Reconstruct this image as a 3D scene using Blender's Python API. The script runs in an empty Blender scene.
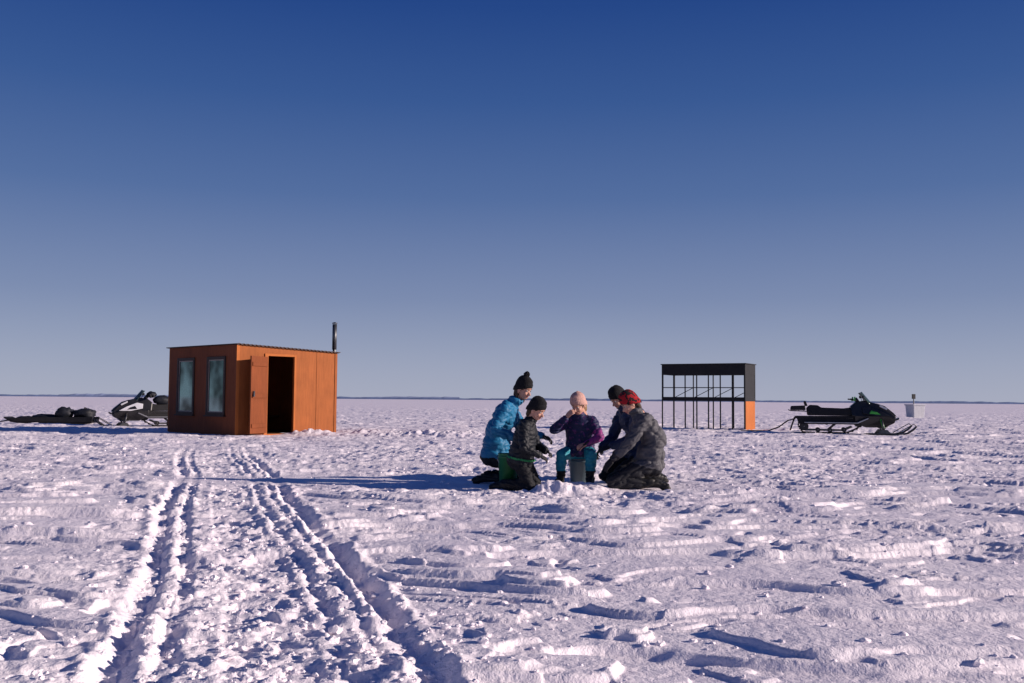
import bpy, bmesh, math, random
import numpy as np
from mathutils import Vector, Matrix
random.seed(7); np.random.seed(7)
scene = bpy.context.scene
scene.view_settings.view_transform='Standard'
try: scene.view_settings.look='None'
except Exception: pass
scene.view_settings.exposure=0

def s2l(c):
    return tuple(((v/255)/12.92 if v/255<=.04045 else ((v/255+.055)/1.055)**2.4) for v in c)

# ------------------------------------------------------------ noise
def _h2(ix,iy,seed):
    n=(ix.astype(np.int64)*374761393+iy.astype(np.int64)*668265263+seed*974634777)&0xffffffff
    n=((n^(n>>13))*1274126177)&0xffffffff
    n=n^(n>>16)
    return (n&0xffff)/65535.0
def vnoise2(x,y,seed=0):
    ix=np.floor(x);iy=np.floor(y);fx=x-ix;fy=y-iy
    ux=fx*fx*fx*(fx*(fx*6-15)+10);uy=fy*fy*fy*(fy*(fy*6-15)+10)
    ix=ix.astype(np.int64);iy=iy.astype(np.int64)
    def g(a,b,dx,dy):
        t=_h2(a,b,seed)*2*math.pi
        return np.cos(t)*dx+np.sin(t)*dy
    a=g(ix,iy,fx,fy);b=g(ix+1,iy,fx-1,fy);c=g(ix,iy+1,fx,fy-1);d=g(ix+1,iy+1,fx-1,fy-1)
    return ((a*(1-ux)+b*ux)*(1-uy)+(c*(1-ux)+d*ux)*uy)*1.5
def fbm(x,y,o=4,seed=0,g=.5):
    s=0;a=1;t=0
    for i in range(o):
        s=s+a*vnoise2(x*2**i+i*13.7,y*2**i-i*7.3,seed+i);t+=a;a*=g
    return s/t
def worley(x,y,seed=0):
    ix=np.floor(x).astype(np.int64);iy=np.floor(y).astype(np.int64)
    best=np.full(x.shape,9.0)
    for dx in(-1,0,1):
        for dy in(-1,0,1):
            cx=ix+dx;cy=iy+dy
            px=cx+_h2(cx,cy,seed);py=cy+_h2(cx,cy,seed+5)
            best=np.minimum(best,(x-px)**2+(y-py)**2)
    return np.sqrt(best)
def noise3(p,f,seed=0):
    x,y,z=p[:,0]*f,p[:,1]*f,p[:,2]*f
    return (vnoise2(x+z*.7,y-z*.5,seed)+vnoise2(y+x*.3,z+x*.6,seed+3)+vnoise2(z-y*.4,x+y*.5,seed+9))/1.8
def sst(a,b,x):
    t=np.clip((x-a)/(b-a),0,1);return t*t*(3-2*t)

# ------------------------------------------------------------ materials
def mat(name,col,rough=.7,metal=0,bump=None,var=.12,vscale=6,spec=.3,sheen=0):
    m=bpy.data.materials.new(name);m.use_nodes=True
    nt=m.node_tree;b=nt.nodes['Principled BSDF']
    b.inputs['Roughness'].default_value=rough;b.inputs['Metallic'].default_value=metal
    b.inputs['Specular IOR Level'].default_value=spec
    tc=nt.nodes.new('ShaderNodeTexCoord')
    n=nt.nodes.new('ShaderNodeTexNoise');n.inputs['Scale'].default_value=vscale;n.inputs['Detail'].default_value=5
    nt.links.new(tc.outputs['Object'],n.inputs['Vector'])
    r=nt.nodes.new('ShaderNodeValToRGB')
    r.color_ramp.elements[0].position=.3;r.color_ramp.elements[1].position=.7
    r.color_ramp.elements[0].color=(*[c*(1-var) for c in col],1)
    r.color_ramp.elements[1].color=(*[min(1,c*(1+var)) for c in col],1)
    nt.links.new(n.outputs['Fac'],r.inputs['Fac']);nt.links.new(r.outputs['Color'],b.inputs['Base Color'])
    if sheen: b.inputs['Sheen Weight'].default_value=sheen
    if bump:
        sc,st=bump
        n2=nt.nodes.new('ShaderNodeTexNoise');n2.inputs['Scale'].default_value=sc;n2.inputs['Detail'].default_value=3
        nt.links.new(tc.outputs['Object'],n2.inputs['Vector'])
        bp=nt.nodes.new('ShaderNodeBump');bp.inputs['Strength'].default_value=st;bp.inputs['Distance'].default_value=.01
        nt.links.new(n2.outputs['Fac'],bp.inputs['Height']);nt.links.new(bp.outputs['Normal'],b.inputs['Normal'])
    return m
def twotone(name,c0,c1,scale,thr,rough=.7,bump=None,soft=.0):
    m=mat(name,c0,rough,bump=bump);nt=m.node_tree
    r=[n for n in nt.nodes if n.type=='VALTORGB'][0];v=[n for n in nt.nodes if n.type=='TEX_NOISE'][0]
    v.inputs['Scale'].default_value=scale;v.inputs['Detail'].default_value=1
    r.color_ramp.elements[0].position=thr-soft;r.color_ramp.elements[0].color=(*c0,1)
    r.color_ramp.elements[1].position=thr+soft+.005;r.color_ramp.elements[1].color=(*c1,1)
    return m
M={}
M['blue']=mat('jacket_blue',(.013,.15,.30),.55,bump=(14,.5),var=.12)
M['darkblue']=mat('jacket_dark_blue',(.014,.026,.075),.6,bump=(14,.5),var=.12)
M['black']=mat('fabric_black',(.008,.009,.012),.75,bump=(18,.5),var=.2)
M['blackjacket']=mat('jacket_black',(.008,.011,.016),.6,bump=(14,.6),var=.2)
M['green']=mat('trim_green',(.02,.22,.07),.6)
M['navy']=twotone('jacket_navy_pattern',(.016,.02,.07),(.10,.03,.13),22,.60,.6,bump=(14,.5))
M['purple']=twotone('jacket_purple_pattern',(.26,.035,.19),(.10,.025,.13),24,.56,.6,bump=(14,.5))
M['teal']=mat('trousers_teal',(.02,.24,.31),.6,bump=(14,.5),var=.12)
M['greyj']=mat('jacket_grey',(.078,.078,.088),.65,bump=(14,.6),var=.08,vscale=3)
M['greyd']=mat('jacket_dark_grey',(.025,.025,.031),.65,bump=(14,.6),var=.1)
M['pant']=mat('trousers_dark',(.016,.017,.022),.75,bump=(14,.6),var=.15)
M['boot']=mat('boot_rubber',(.010,.010,.010),.5,bump=(20,.4))
M['skin']=mat('skin',(.55,.30,.22),.5,var=.08,vscale=30)
M['lip']=mat('lips',(.42,.14,.12),.45,var=.05)
M['hair']=mat('hair_brown',(.05,.03,.018),.6,bump=(90,.8),var=.3,vscale=40)
M['hairb']=mat('hair_blond',(.30,.19,.09),.6,bump=(90,.8),var=.3,vscale=40)
M['eyew']=mat('eye_white',(.55,.53,.52),.2,var=.02)
M['eyed']=mat('eye_iris',(.02,.018,.015),.2,var=.02)
M['lamp']=mat('headlight_lens',(.5,.52,.55),.15,var=.02,spec=.6)
M['hatblack']=mat('knit_black',(.009,.009,.011),.9,bump=(120,.8),var=.3,vscale=40)
M['hatpink']=mat('knit_beige_pink',(.56,.33,.28),.9,bump=(120,.8),var=.1,vscale=40)
M['glove']=mat('glove_dark',(.018,.018,.022),.75,bump=(40,.5))
M['hatred']=twotone('knit_red_black',(.36,.012,.02),(.015,.01,.012),24,.50,.9,bump=(120,.8))

M['plastic']=mat('plastic_black',(.012,.012,.014),.35,var=.2,spec=.5)
M['plasticm']=mat('plastic_matte_black',(.013,.013,.015),.65,var=.3,bump=(30,.3))
M['rubber']=mat('rubber_track',(.013,.013,.013),.8,var=.3)
M['white_paint']=mat('white_panel',(.62,.63,.66),.3,var=.05,spec=.5)
M['lime']=mat('green_panel',(.06,.34,.05),.3,var=.1,spec=.5)
M['metal']=mat('aluminium',(.38,.39,.41),.4,metal=.9,var=.15)
M['steel']=mat('steel_dark',(.11,.115,.12),.45,metal=.8,var=.3)
M['tarp']=mat('tarp_dark',(.012,.014,.02),.6,bump=(9,1.0),var=.4)
M['tub']=mat('white_plastic',(.50,.51,.54),.5,var=.08)
M['bucket_green']=mat('bucket_green',(.012,.13,.04),.4,var=.1,spec=.5)
M['bucket_grey']=mat('bucket_grey',(.08,.12,.14),.45,var=.1,spec=.5)

# ------------------------------------------------------------ basic mesh helpers
def link(o,parent=None):
    scene.collection.objects.link(o)
    if parent: o.parent=parent
    return o
def empty(name,loc=(0,0,0),rotz=0):
    e=bpy.data.objects.new(name,None);e.location=loc;e.rotation_euler=(0,0,rotz)
    e.empty_display_size=.2
    scene.collection.objects.link(e);return e
def meshobj(name,vs,fs,m,parent=None,smooth=False,bevel=0,loc=None,seg=2):
    me=bpy.data.meshes.new(name);me.from_pydata([tuple(v) for v in vs],[],fs);me.update()
    bm=bmesh.new();bm.from_mesh(me);bmesh.ops.recalc_face_normals(bm,faces=bm.faces)
    if bevel: bmesh.ops.bevel(bm,geom=[e for e in bm.edges if len(e.link_faces)==2 and e.calc_face_angle(0)>.3],offset=bevel,segments=seg,affect='EDGES',profile=.6)
    bm.to_mesh(me);bm.free()
    ms=m if isinstance(m,(list,tuple)) else [m]
    for q in ms: me.materials.append(q)
    if smooth:
        for p in me.polygons: p.use_smooth=True
    o=bpy.data.objects.new(name,me)
    if loc: o.location=loc
    return link(o,parent)
def box(name,lo,hi,m,parent=None,bevel=0):
    x0,y0,z0=lo;x1,y1,z1=hi
    vs=[(x0,y0,z0),(x1,y0,z0),(x1,y1,z0),(x0,y1,z0),(x0,y0,z1),(x1,y0,z1),(x1,y1,z1),(x0,y1,z1)]
    fs=[(0,3,2,1),(4,5,6,7),(0,1,5,4),(1,2,6,5),(2,3,7,6),(3,0,4,7)]
    return meshobj(name,vs,fs,m,parent,bevel=bevel)
def extr(name,prof,y0,y1,m,parent=None,bevel=.01,inset=None,smooth=True):
    n=len(prof);vs=[]
    for i,(x,z) in enumerate(prof):
        t=inset[i] if inset else 0
        vs.append((x,y0+t,z))
    for i,(x,z) in enumerate(prof):
        t=inset[i] if inset else 0
        vs.append((x,y1-t,z))
    fs=[tuple(range(n)),tuple(range(2*n-1,n-1,-1))]+[(i,i+n,(i+1)%n+n,(i+1)%n) for i in range(n)]
    return meshobj(name,vs,fs,m,parent,bevel=bevel)
def tube_geo(pts,rs,seg=10):
    pts=[Vector(p) for p in pts];vs=[];fs=[]
    for i,p in enumerate(pts):
        if i==0:d=pts[1]-p
        elif i==len(pts)-1:d=p-pts[i-1]
        else:d=(pts[i+1]-p).normalized()+(p-pts[i-1]).normalized()
        d.normalize();u=d.cross(Vector((0,0,1)))
        if u.length<.1:u=d.cross(Vector((0,1,0)))
        u.normalize();w=d.cross(u)
        r=rs[i] if isinstance(rs,(list,tuple)) else rs
        for k in range(seg):
            a=2*math.pi*k/seg;vs.append(p+u*math.cos(a)*r+w*math.sin(a)*r)
    for i in range(len(pts)-1):
        for k in range(seg):
            a=i*seg+k;b=i*seg+(k+1)%seg;fs.append((a,b,b+seg,a+seg))
    fs.append(tuple(range(seg-1,-1,-1)));o=(len(pts)-1)*seg;fs.append(tuple(range(o,o+seg)))
    return vs,fs
def tube(name,pts,rs,m,parent=None,seg=10):
    vs,fs=tube_geo(pts,rs,seg);o=meshobj(name,vs,fs,m,parent)
    for p in o.data.polygons:
        if len(p.vertices)==4:p.use_smooth=True
    return o

# ------------------------------------------------------------ ground
RX=-1.30; RS=.311
def track_q(x,y):
    c=1/math.sqrt(1+RS*RS)
    return (x-(RX-RS*(y-3.3)))*c+ .035*np.sin(y*.9)+.03*np.sin(y*.37+1)
def height(x,y):
    x=np.asarray(x,float);y=np.asarray(y,float)
    r=np.sqrt(x*x+y*y)
    near=1-sst(70,160,r)
    h=.035*fbm(x*.16,y*.16,3,1)+.022*fbm(x*.5,y*.7,2,17)
    q=track_q(x,y)
    corr=np.exp(-((q-.55)/.75)**2)*(1-sst(16,24,y))
    ppl=.8*np.exp(-(((x-.3)/3.2)**2+((y-11.5)/2.6)**2))
    mid=sst(8,13,y)*(1-sst(26,40,y))*np.exp(-((x+1)/9.0)**2)*.8
    R=np.clip(np.maximum(np.maximum(corr,ppl),mid)+.85*fbm(x*.35,y*.35,3,23)-.10,0.03,1.0)
    b1=np.abs(fbm(x*2.6,y*2.6,3,31)); b2=fbm(x*6.5,y*6.5,3,41); b3=fbm(x*17,y*17,2,51)
    w=worley(x*2.1+.4*b2,y*2.1,61); w2=worley(x*4.3,y*4.3+.4*b2,71)
    pit=-(1-sst(.12,.42,w))*.028-(1-sst(.1,.4,w2))*.012
    rim=np.exp(-((w-.46)/.09)**2)*.007
    rough=(.024*(b1-.18)+.016*b2+.009*b3+pit+rim)
    # wind-carved plates
    wx=x+.9*fbm(x*.5,y*.5,2,81);wy=y+.35*fbm(x*.7,y*.7,2,83)
    n1=fbm((wx+.3*wy)*.5,wy*1.5,3,91);n2=fbm((wx+.2*wy)*1.2,wy*3.0,3,97)
    n3=fbm((wx+.15*wy)*2.6,wy*6.5,2,99)
    S=.034*sst(.05,.10,n1)+.014*sst(.07,.12,n2)+.024*sst(.24,.28,n1+.3*n2)-.034*(1-sst(.0,.05,np.abs(n1+.30)))*sst(.02,.10,n2)
    S=S+.007*sst(.12,.18,n3)*sst(.0,.25,fbm(x*.6,y*.6,2,105))
    rip=.005*fbm(x*1.7,y*6.0,3,101)+.0025*fbm(x*9,y*16,2,103)+.0018*b3+.002*b2
    h=h+R*rough+(1-.6*np.clip(R,0,1))*(S+rip)
    # snowmobile tracks
    tf=(1-sst(13,21,y))
    wob=.025*fbm(x*1.2,y*1.2,2,111)
    brk=np.clip(.75+1.6*fbm(x*.8+3,y*.8,2,112),.15,1.3)
    cl=np.clip(1+2.2*fbm(x*7,y*7,3,113),0,2.4)
    T=0
    for c,wd,dp,bm in [(.0,.050,.034,.010),(.17,.035,.022,.007),(.80,.030,.018,.006),(1.06,.055,.040,.013),(.94,.028,.016,.008)]:
        d=q+wob-c+.02*b2
        T=T-dp*(.55+.45*brk)*np.exp(-(np.abs(d)/wd)**2.5)
        T=T+bm*cl*brk*np.exp(-((np.abs(d)-wd*1.7)/(.04))**2)
    lug=.5+.5*np.sin((y+.3*x)*2*math.pi/.085)
    for c,wdt in [(.54,.17),(.09,.06)]:
        d=np.abs(q+wob-c);mk=1-sst(wdt*.9,wdt*1.15,d)
        T=T-mk*(.008+.008*lug*(fbm(x*1.5,y*1.5,2,119)>-.1))
    h=h+T*tf
    for cx,cy,sx,sy,k in [(.7,11.2,1.1,.7,.8),(-7,27,2.6,2.6,.8),(10.2,30,2,1,.6),(-12,32.5,2,1.5,.6),(-2.6,11.65,2.6,.65,.85)]:
        mk=np.exp(-(((x-cx)/sx)**2+((y-cy)/sy)**2)**2*1.0)
        h=h*(1-k*mk)
    hx,hy=.62,10.66
    d=np.sqrt((x-hx)**2+((y-hy))**2)
    h=h+.05*np.exp(-((d-.27)/.13)**2)*(1+.8*b2)*(y<20)-.10*(1-sst(.07,.10,d))
    h=h+.045*np.exp(-(((x-.40)/.35)**2+((y-10.40)/.16)**2))*(1+1.3*b2)
    for cx,cy,sx,sy,a in [(-2.2,25.5,1.3,.5,.13),(-1.2,26.5,.8,.5,.08),(-5.2,26.0,.6,.3,.12),(-3.9,27.5,.7,.4,.08),(-14.5,26.5,1.2,.6,.05),(3.2,23,1.5,.5,.05)]:
        h=h+a*np.exp(-(((x-cx)/sx)**2+((y-cy)/sy)**2))*(1+.8*b2+.6*b1)
    far=sst(35,120,r)*.08*fbm(x*.06,y*.16,3,131)
    return h*near+far*(1-sst(1200,3000,r))
def hz(x,y): return float(height(np.array([x]),np.array([y]))[0])

def build_ground():
    ys=list(np.linspace(-8,2.2,24,endpoint=False));y=2.2
    while y<45: ys.append(y);y*=1.0027
    while y<160: ys.append(y);y*=1.009
    while y<9000: ys.append(y);y*=1.06
    ys=np.array(ys)
    u=np.linspace(-.66,.66,1150)
    o=.66*np.power(1.085,np.arange(1,34));u=np.concatenate([-o[::-1],u,o])
    wv=np.maximum(ys,2.2)
    X=u[None,:]*wv[:,None];Y=np.repeat(ys[:,None],len(u),1)
    Z=height(X.ravel(),Y.ravel())
    co=np.stack([X.ravel(),Y.ravel(),Z],1).astype(np.float32)
    nr,nc=X.shape
    i=np.arange(nr-1)[:,None]*nc+np.arange(nc-1)[None,:];i=i.ravel()
    q=np.stack([i,i+1,i+nc+1,i+nc],1).astype(np.int32)
    me=bpy.data.meshes.new('snow_ground')
    me.vertices.add(len(co));me.vertices.foreach_set('co',co.ravel())
    me.loops.add(q.size);me.loops.foreach_set('vertex_index',q.ravel())
    me.polygons.add(len(q));me.polygons.foreach_set('loop_start',np.arange(0,q.size,4,dtype=np.int32))
    me.update(calc_edges=True)
    me.polygons.foreach_set('use_smooth',np.ones(len(q),bool))
    me.update()
    o=bpy.data.objects.new('snow_ground',me);link(o)
    m=bpy.data.materials.new('snow');m.use_nodes=True;nt=m.node_tree;b=nt.nodes['Principled BSDF']
    b.inputs['Roughness'].default_value=.6;b.inputs['Specular IOR Level'].default_value=.25
    g=nt.nodes.new('ShaderNodeNewGeometry')
    n=nt.nodes.new('ShaderNodeTexNoise');n.inputs['Scale'].default_value=.7;n.inputs['Detail'].default_value=8;n.inputs['Roughness'].default_value=.6
    nt.links.new(g.outputs['Position'],n.inputs['Vector'])
    r=nt.nodes.new('ShaderNodeValToRGB');r.color_ramp.elements[0].position=.35;r.color_ramp.elements[1].position=.6
    r.color_ramp.elements[0].color=(.85,.79,.85,1);r.color_ramp.elements[1].color=(.95,.89,.92,1)
    nt.links.new(n.outputs['Fac'],r.inputs['Fac']);nt.links.new(r.outputs['Color'],b.inputs['Base Color'])
    prev=None
    for sc,di in [(9,.016),(38,.009),(140,.004)]:
        k=nt.nodes.new('ShaderNodeTexNoise');k.inputs['Scale'].default_value=sc;k.inputs['Detail'].default_value=4
        nt.links.new(g.outputs['Position'],k.inputs['Vector'])
        bp=nt.nodes.new('ShaderNodeBump');bp.inputs['Strength'].default_value=.8;bp.inputs['Distance'].default_value=di
        nt.links.new(k.outputs['Fac'],bp.inputs['Height'])
        if prev: nt.links.new(prev.outputs['Normal'],bp.inputs['Normal'])
        prev=bp
    nt.links.new(prev.outputs['Normal'],b.inputs['Normal'])
    me.materials.append(m);M['snow']=m
build_ground()

def ico(sub):
    bm=bmesh.new();bmesh.ops.create_icosphere(bm,subdivisions=sub,radius=1)
    v=np.array([x.co[:] for x in bm.verts]);f=[tuple(a.index for a in x.verts) for x in bm.faces];bm.free();return v,f
ICO1=ico(1);ICO2=ico(2);ICO3=ico(3)

def build_clumps():
    v0,f0=ICO2
    f0=np.array(f0);c=0;allv=[];allf=[]
    N=5600
    X=[];Y=[];S=[]
    while len(X)<N:
        y=3.0*math.exp(random.random()*2.3);x=random.uniform(-.6,.6)*y
        q=float(track_q(np.array([x]),np.array([y]))[0])
        w=max(math.exp(-((q-.6)/.7)**2),.8*math.exp(-(((x-.6)/2.6)**2+((y-10.8)/1.8)**2)),.08+(.3 if y>11 else 0))
        if random.random()<w: X.append(x);Y.append(y);S.append(.004+.015*random.random()**3.0+(.018 if random.random()<.02 else 0))
    Z=height(np.array(X),np.array(Y))
    for x,y,z,s in zip(X,Y,Z,S):
        if abs(x-.7)<1.2 and abs(y-11.1)<.45: continue
        nz=1+.5*noise3(v0+np.array([x*3,y*5,0]),1.3,3)
        v=v0*nz[:,None]*np.array([random.uniform(.8,1.5),random.uniform(.8,1.5),random.uniform(.5,.9)])*s
        a=random.random()*6.28;ca,sa=math.cos(a),math.sin(a)
        v=v@np.array([[ca,sa,0],[-sa,ca,0],[0,0,1]])+np.array([x,y,z+s*.2])
        allv.append(v);allf.append(f0+c);c+=len(v)
    co=np.concatenate(allv);fa=np.concatenate(allf)
    me=bpy.data.meshes.new('snow_clumps');me.from_pydata(co.tolist(),[],fa.tolist())
    me.materials.append(M['snow']);link(bpy.data.objects.new('snow_clumps',me))
build_clumps()

# ------------------------------------------------------------ blob (remesh) modelling
def cap(a,b,r0,r1,m,bias=0): return ('c',np.array(a,float),np.array(b,float),r0,r1,m,bias)
def ell(c,r,m,R=None,bias=0,paint=False): return ('e',np.array(c,float),np.array(r,float),np.eye(3) if R is None else np.array(R),paint,m,bias)
def blob(name,prims,mats,voxel,parent,smooth=3,fold=0,seed=0,foldf=9):
    V=[];F=[];n=0
    for p in prims:
        if p[0]=='c':
            _,a,b,r0,r1,_,_=p
            for c,r in((a,r0),(b,r1)):
                V.append(ICO2[0]*r+c);F+= [tuple(i+n for i in f) for f in ICO2[1]];n+=len(ICO2[0])
            if np.linalg.norm(b-a)>1e-4:
                tv,tf=tube_geo([a,b],[r0,r1],14)
                V.append(np.array([v[:] for v in tv]));F+=[tuple(i+n for i in f) for f in tf];n+=len(tv)
        else:
            _,c,r,R,paint,_,_=p
            if paint: continue
            V.append((ICO3[0]*r)@R.T+c);F+=[tuple(i+n for i in f) for f in ICO3[1]];n+=len(ICO3[0])
    me=bpy.data.meshes.new('tmp');me.from_pydata(np.concatenate(V).tolist(),[],F)
    bm=bmesh.new();bm.from_mesh(me);bmesh.ops.recalc_face_normals(bm,faces=bm.faces);bm.to_mesh(me);bm.free()
    o=bpy.data.objects.new('tmp',me);scene.collection.objects.link(o)
    md=o.modifiers.new('r','REMESH');md.mode='VOXEL';md.voxel_size=voxel;md.adaptivity=0
    if smooth:
        ms=o.modifiers.new('s','SMOOTH');ms.iterations=smooth;ms.factor=.5
    dg=bpy.context.evaluated_depsgraph_get()
    nm=bpy.data.meshes.new_from_object(o.evaluated_get(dg));bpy.data.objects.remove(o)
    nm.name=name
    nv=len(nm.vertices);co=np.empty(nv*3);nm.vertices.foreach_get('co',co);co=co.reshape(-1,3)
    if fold:
        no=np.empty(nv*3);nm.vertices.foreach_get('normal',no);no=no.reshape(-1,3)
        wp=co+.03*np.stack([noise3(co,5,seed+21),noise3(co,5,seed+22),noise3(co,5,seed+23)],1)
        a=np.abs(noise3(wp*np.array([.8,.8,2.0]),foldf*.8,seed+5));b=np.abs(noise3(wp*np.array([1,1,1.6]),foldf*1.7,seed+11))
        f=np.minimum(a*3.2,1)-.75+.45*(np.minimum(b*3,1)-.7)
        co=co+no*(f*fold)[:,None];nm.vertices.foreach_set('co',co.ravel());nm.update()
    names=[];
    for p in prims:
        if p[5] not in names:names.append(p[5])
    for k in names: nm.materials.append(mats[k])
    nf=len(nm.polygons);ct=np.empty(nf*3);nm.polygons.foreach_get('center',ct);ct=ct.reshape(-1,3)
    best=np.full(nf,1e9);idx=np.zeros(nf,np.int32)
    for p in prims:
        if p[0]=='c':
            _,a,b,r0,r1,mm,bi=p;ab=b-a;L=max(ab@ab,1e-9)
            t=np.clip((ct-a)@ab/L,0,1);d=np.linalg.norm(ct-a-t[:,None]*ab,axis=1)-(r0+(r1-r0)*t)
        else:
            _,c,r,R,paint,mm,bi=p;l=(ct-c)@R;d=(np.linalg.norm(l/r,axis=1)-1)*r.min()
            if paint:d=np.where(d<0,-1.0,1e9)
        d=d-bi;k=d<best;best[k]=d[k];idx[k]=names.index(mm)
    nm.polygons.foreach_set('material_index',idx);nm.polygons.foreach_set('use_smooth',np.ones(nf,bool));nm.update()
    ob=bpy.data.objects.new(name,nm);link(ob,parent);return ob

def frame(fwd,up=(0,0,1)):
    f=Vector(fwd).normalized();l=Vector(up).cross(f).normalized();u=f.cross(l)
    return np.array([[f.x,l.x,u.x],[f.y,l.y,u.y],[f.z,l.z,u.z]])
def M4(R,t):
    m=Matrix.Identity(4)
    for i in range(3):
        for j in range(3): m[i][j]=float(R[i][j])
        m[i][3]=float(t[i])
    return m

def head(par,pos,fwd,k,hat,hair,pom=False,longhair=False):
    R=frame(fwd)
    sk='skin'
    P=[ell((-.012,0,.03),(.095,.075,.083),hair),
       ell((.018,0,-.028),(.070,.060,.083),sk,bias=.004),ell((.034,0,-.078),(.048,.042,.032),sk,bias=.004),
       ell((.03,0,.035),(.064,.064,.05),sk,bias=.003),
       cap((.082,0,-.004),(.104,0,-.034),.008,.013,sk,.004),cap((.096,.008,-.037),(.096,-.008,-.037),.009,.009,sk,.004),
       ell((-.002,.076,-.014),(.017,.009,.028),sk,bias=.006),ell((-.002,-.076,-.014),(.017,.009,.028),sk,bias=.006),
       ell((.055,.032,-.032),(.028,.022,.026),sk,bias=.004),ell((.055,-.032,-.032),(.028,.022,.026),sk,bias=.004),
       cap((.078,.04,.022),(.084,.012,.02),.007,.006,sk,.003),cap((.078,-.04,.022),(.084,-.012,.02),.007,.006,sk,.003),
       cap((.084,.018,-.063),(.088,0,-.061),.005,.008,'lip',.006),cap((.084,-.018,-.063),(.088,0,-.061),.005,.008,'lip',.006),
       cap((-.02,0,-.06),(-.045,0,-.16),.048,.052,sk,0),
       cap((-.055,.03,-.03),(-.06,.03,-.085),.04,.03,hair,.002),cap((-.055,-.03,-.03),(-.06,-.03,-.085),.04,.03,hair,.002)]
    if longhair:
        P+=[cap((-.02,.065,-.02),(-.01,.075,-.15),.022,.018,hair,.002),cap((-.02,-.065,-.02),(-.01,-.075,-.15),.022,.018,hair,.002)]
    h=blob('head',P,M,.0048,par,smooth=2)
    W=M4(R*k,pos);h.matrix_local=W
    for s in(1,-1):
        vs=(ICO2[0]*np.array((.0095,.0125,.0080))+np.array((.0755,.030*s,.002)));e=meshobj('eye',vs,ICO2[1],M['eyew'],par,smooth=True);e.matrix_local=W
        vs=(ICO2[0]*np.array((.004,.0064,.0064))+np.array((.0830,.029*s,.001)));e=meshobj('iris',vs,ICO2[1],M['eyed'],par,smooth=True);e.matrix_local=W
        e=tube('eyebrow',[(.084,.045*s,.022),(.091,.03*s,.027),(.091,.014*s,.023)],[.002,.0035,.003],M[hair],par,6);e.matrix_local=W
    prof=[(.93,-.012),(1.0,-.022),(1.07,-.018),(1.10,.0),(1.09,.024),(1.03,.036),(1.0,.045),(.99,.062),(.93,.085),(.80,.107),(.58,.124),(.3,.134),(.08,.137)]
    n=96;vs=[];fs=[]
    for j,(rr,z) in enumerate(prof):
        for i in range(n):
            a=2*math.pi*i/n;rb=rr*(1+.012*math.cos(32*a))
            x=.100*rb*math.cos(a)-.014;y=.083*rb*math.sin(a)
            lump=.004*math.sin(3*a+j)*(j>6)
            vs.append((x,y,z+lump+x*.42*(1 if j<6 else max(0,1-(j-5)/6))+.018))
    for j in range(len(prof)-1):
        for i in range(n): fs.append((j*n+i,j*n+(i+1)%n,(j+1)*n+(i+1)%n,(j+1)*n+i))
    fs.append(tuple(range((len(prof)-1)*n,len(prof)*n)))
    o=meshobj('knit_hat',vs,fs,M[hat],par,smooth=True);o.matrix_local=W
    if pom:
        v=ICO3[0].copy();nz=np.random.rand(len(v));v=v*(.034*(.8+.4*nz))[:,None]+np.array((-.015,0,.172))
        o=meshobj('pompom',v,ICO3[1],M[hat],par);o.matrix_local=W

def hand(par,wrist,d,nrm,m,k=1,curl=.5,side=1):
    d=Vector(d).normalized();nrm=Vector(nrm);nrm=(nrm-d*nrm.dot(d)).normalized();sd=d.cross(nrm)*side
    w=Vector(wrist);P=[]
    pt=lambda a,b,c: np.array((w+d*a*k+sd*b*k+nrm*c*k)[:])
    for b in(-.028,-.01,.01,.028): P.append(cap(pt(.015,b*.75,0),pt(.082,b,0),.015*k,.0125*k,m))
    P.append(cap(pt(-.02,0,0),pt(.02,0,0),.024*k,.022*k,m))
    for b,ls in((-.032,(.030,.020,.017)),(-.011,(.038,.025,.020)),(.011,(.041,.028,.021)),(.032,(.037,.024,.019))):
        p=Vector((.088,b,0));a=curl*.6
        for i,L in enumerate(ls):
            q=p+Vector((math.cos(a)*L,b*.10*L/.03*.3,math.sin(a)*L))
            P.append(cap(pt(*p),pt(*q),(.0095-.0009*i)*k,(.0088-.0009*i)*k,m));p=q;a+=curl
    p=Vector((.025,.032,.004))
    for i,(L,a) in enumerate(((.035,.7),(.03,.45),(.022,.2))):
        q=p+Vector((math.cos(a)*L,math.sin(a)*L*.9,L*.35*(1+curl)));P.append(cap(pt(*p),pt(*q),(.013-.0015*i)*k,(.0115-.0012*i)*k,m));p=q
    return blob('hand',P,M,.0042,par,smooth=1)

def ik(s,h,l1,l2,hint):
    s=Vector(s);h=Vector(h);d=h-s;L=min(d.length,(l1+l2)*.985);dn=d.normalized();h=s+dn*L
    a=(l1*l1-l2*l2+L*L)/(2*L);x=math.sqrt(max(l1*l1-a*a,0))
    hv=Vector(hint);hv=(hv-dn*hv.dot(dn)).normalized();return s+dn*a+hv*x,h

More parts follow.
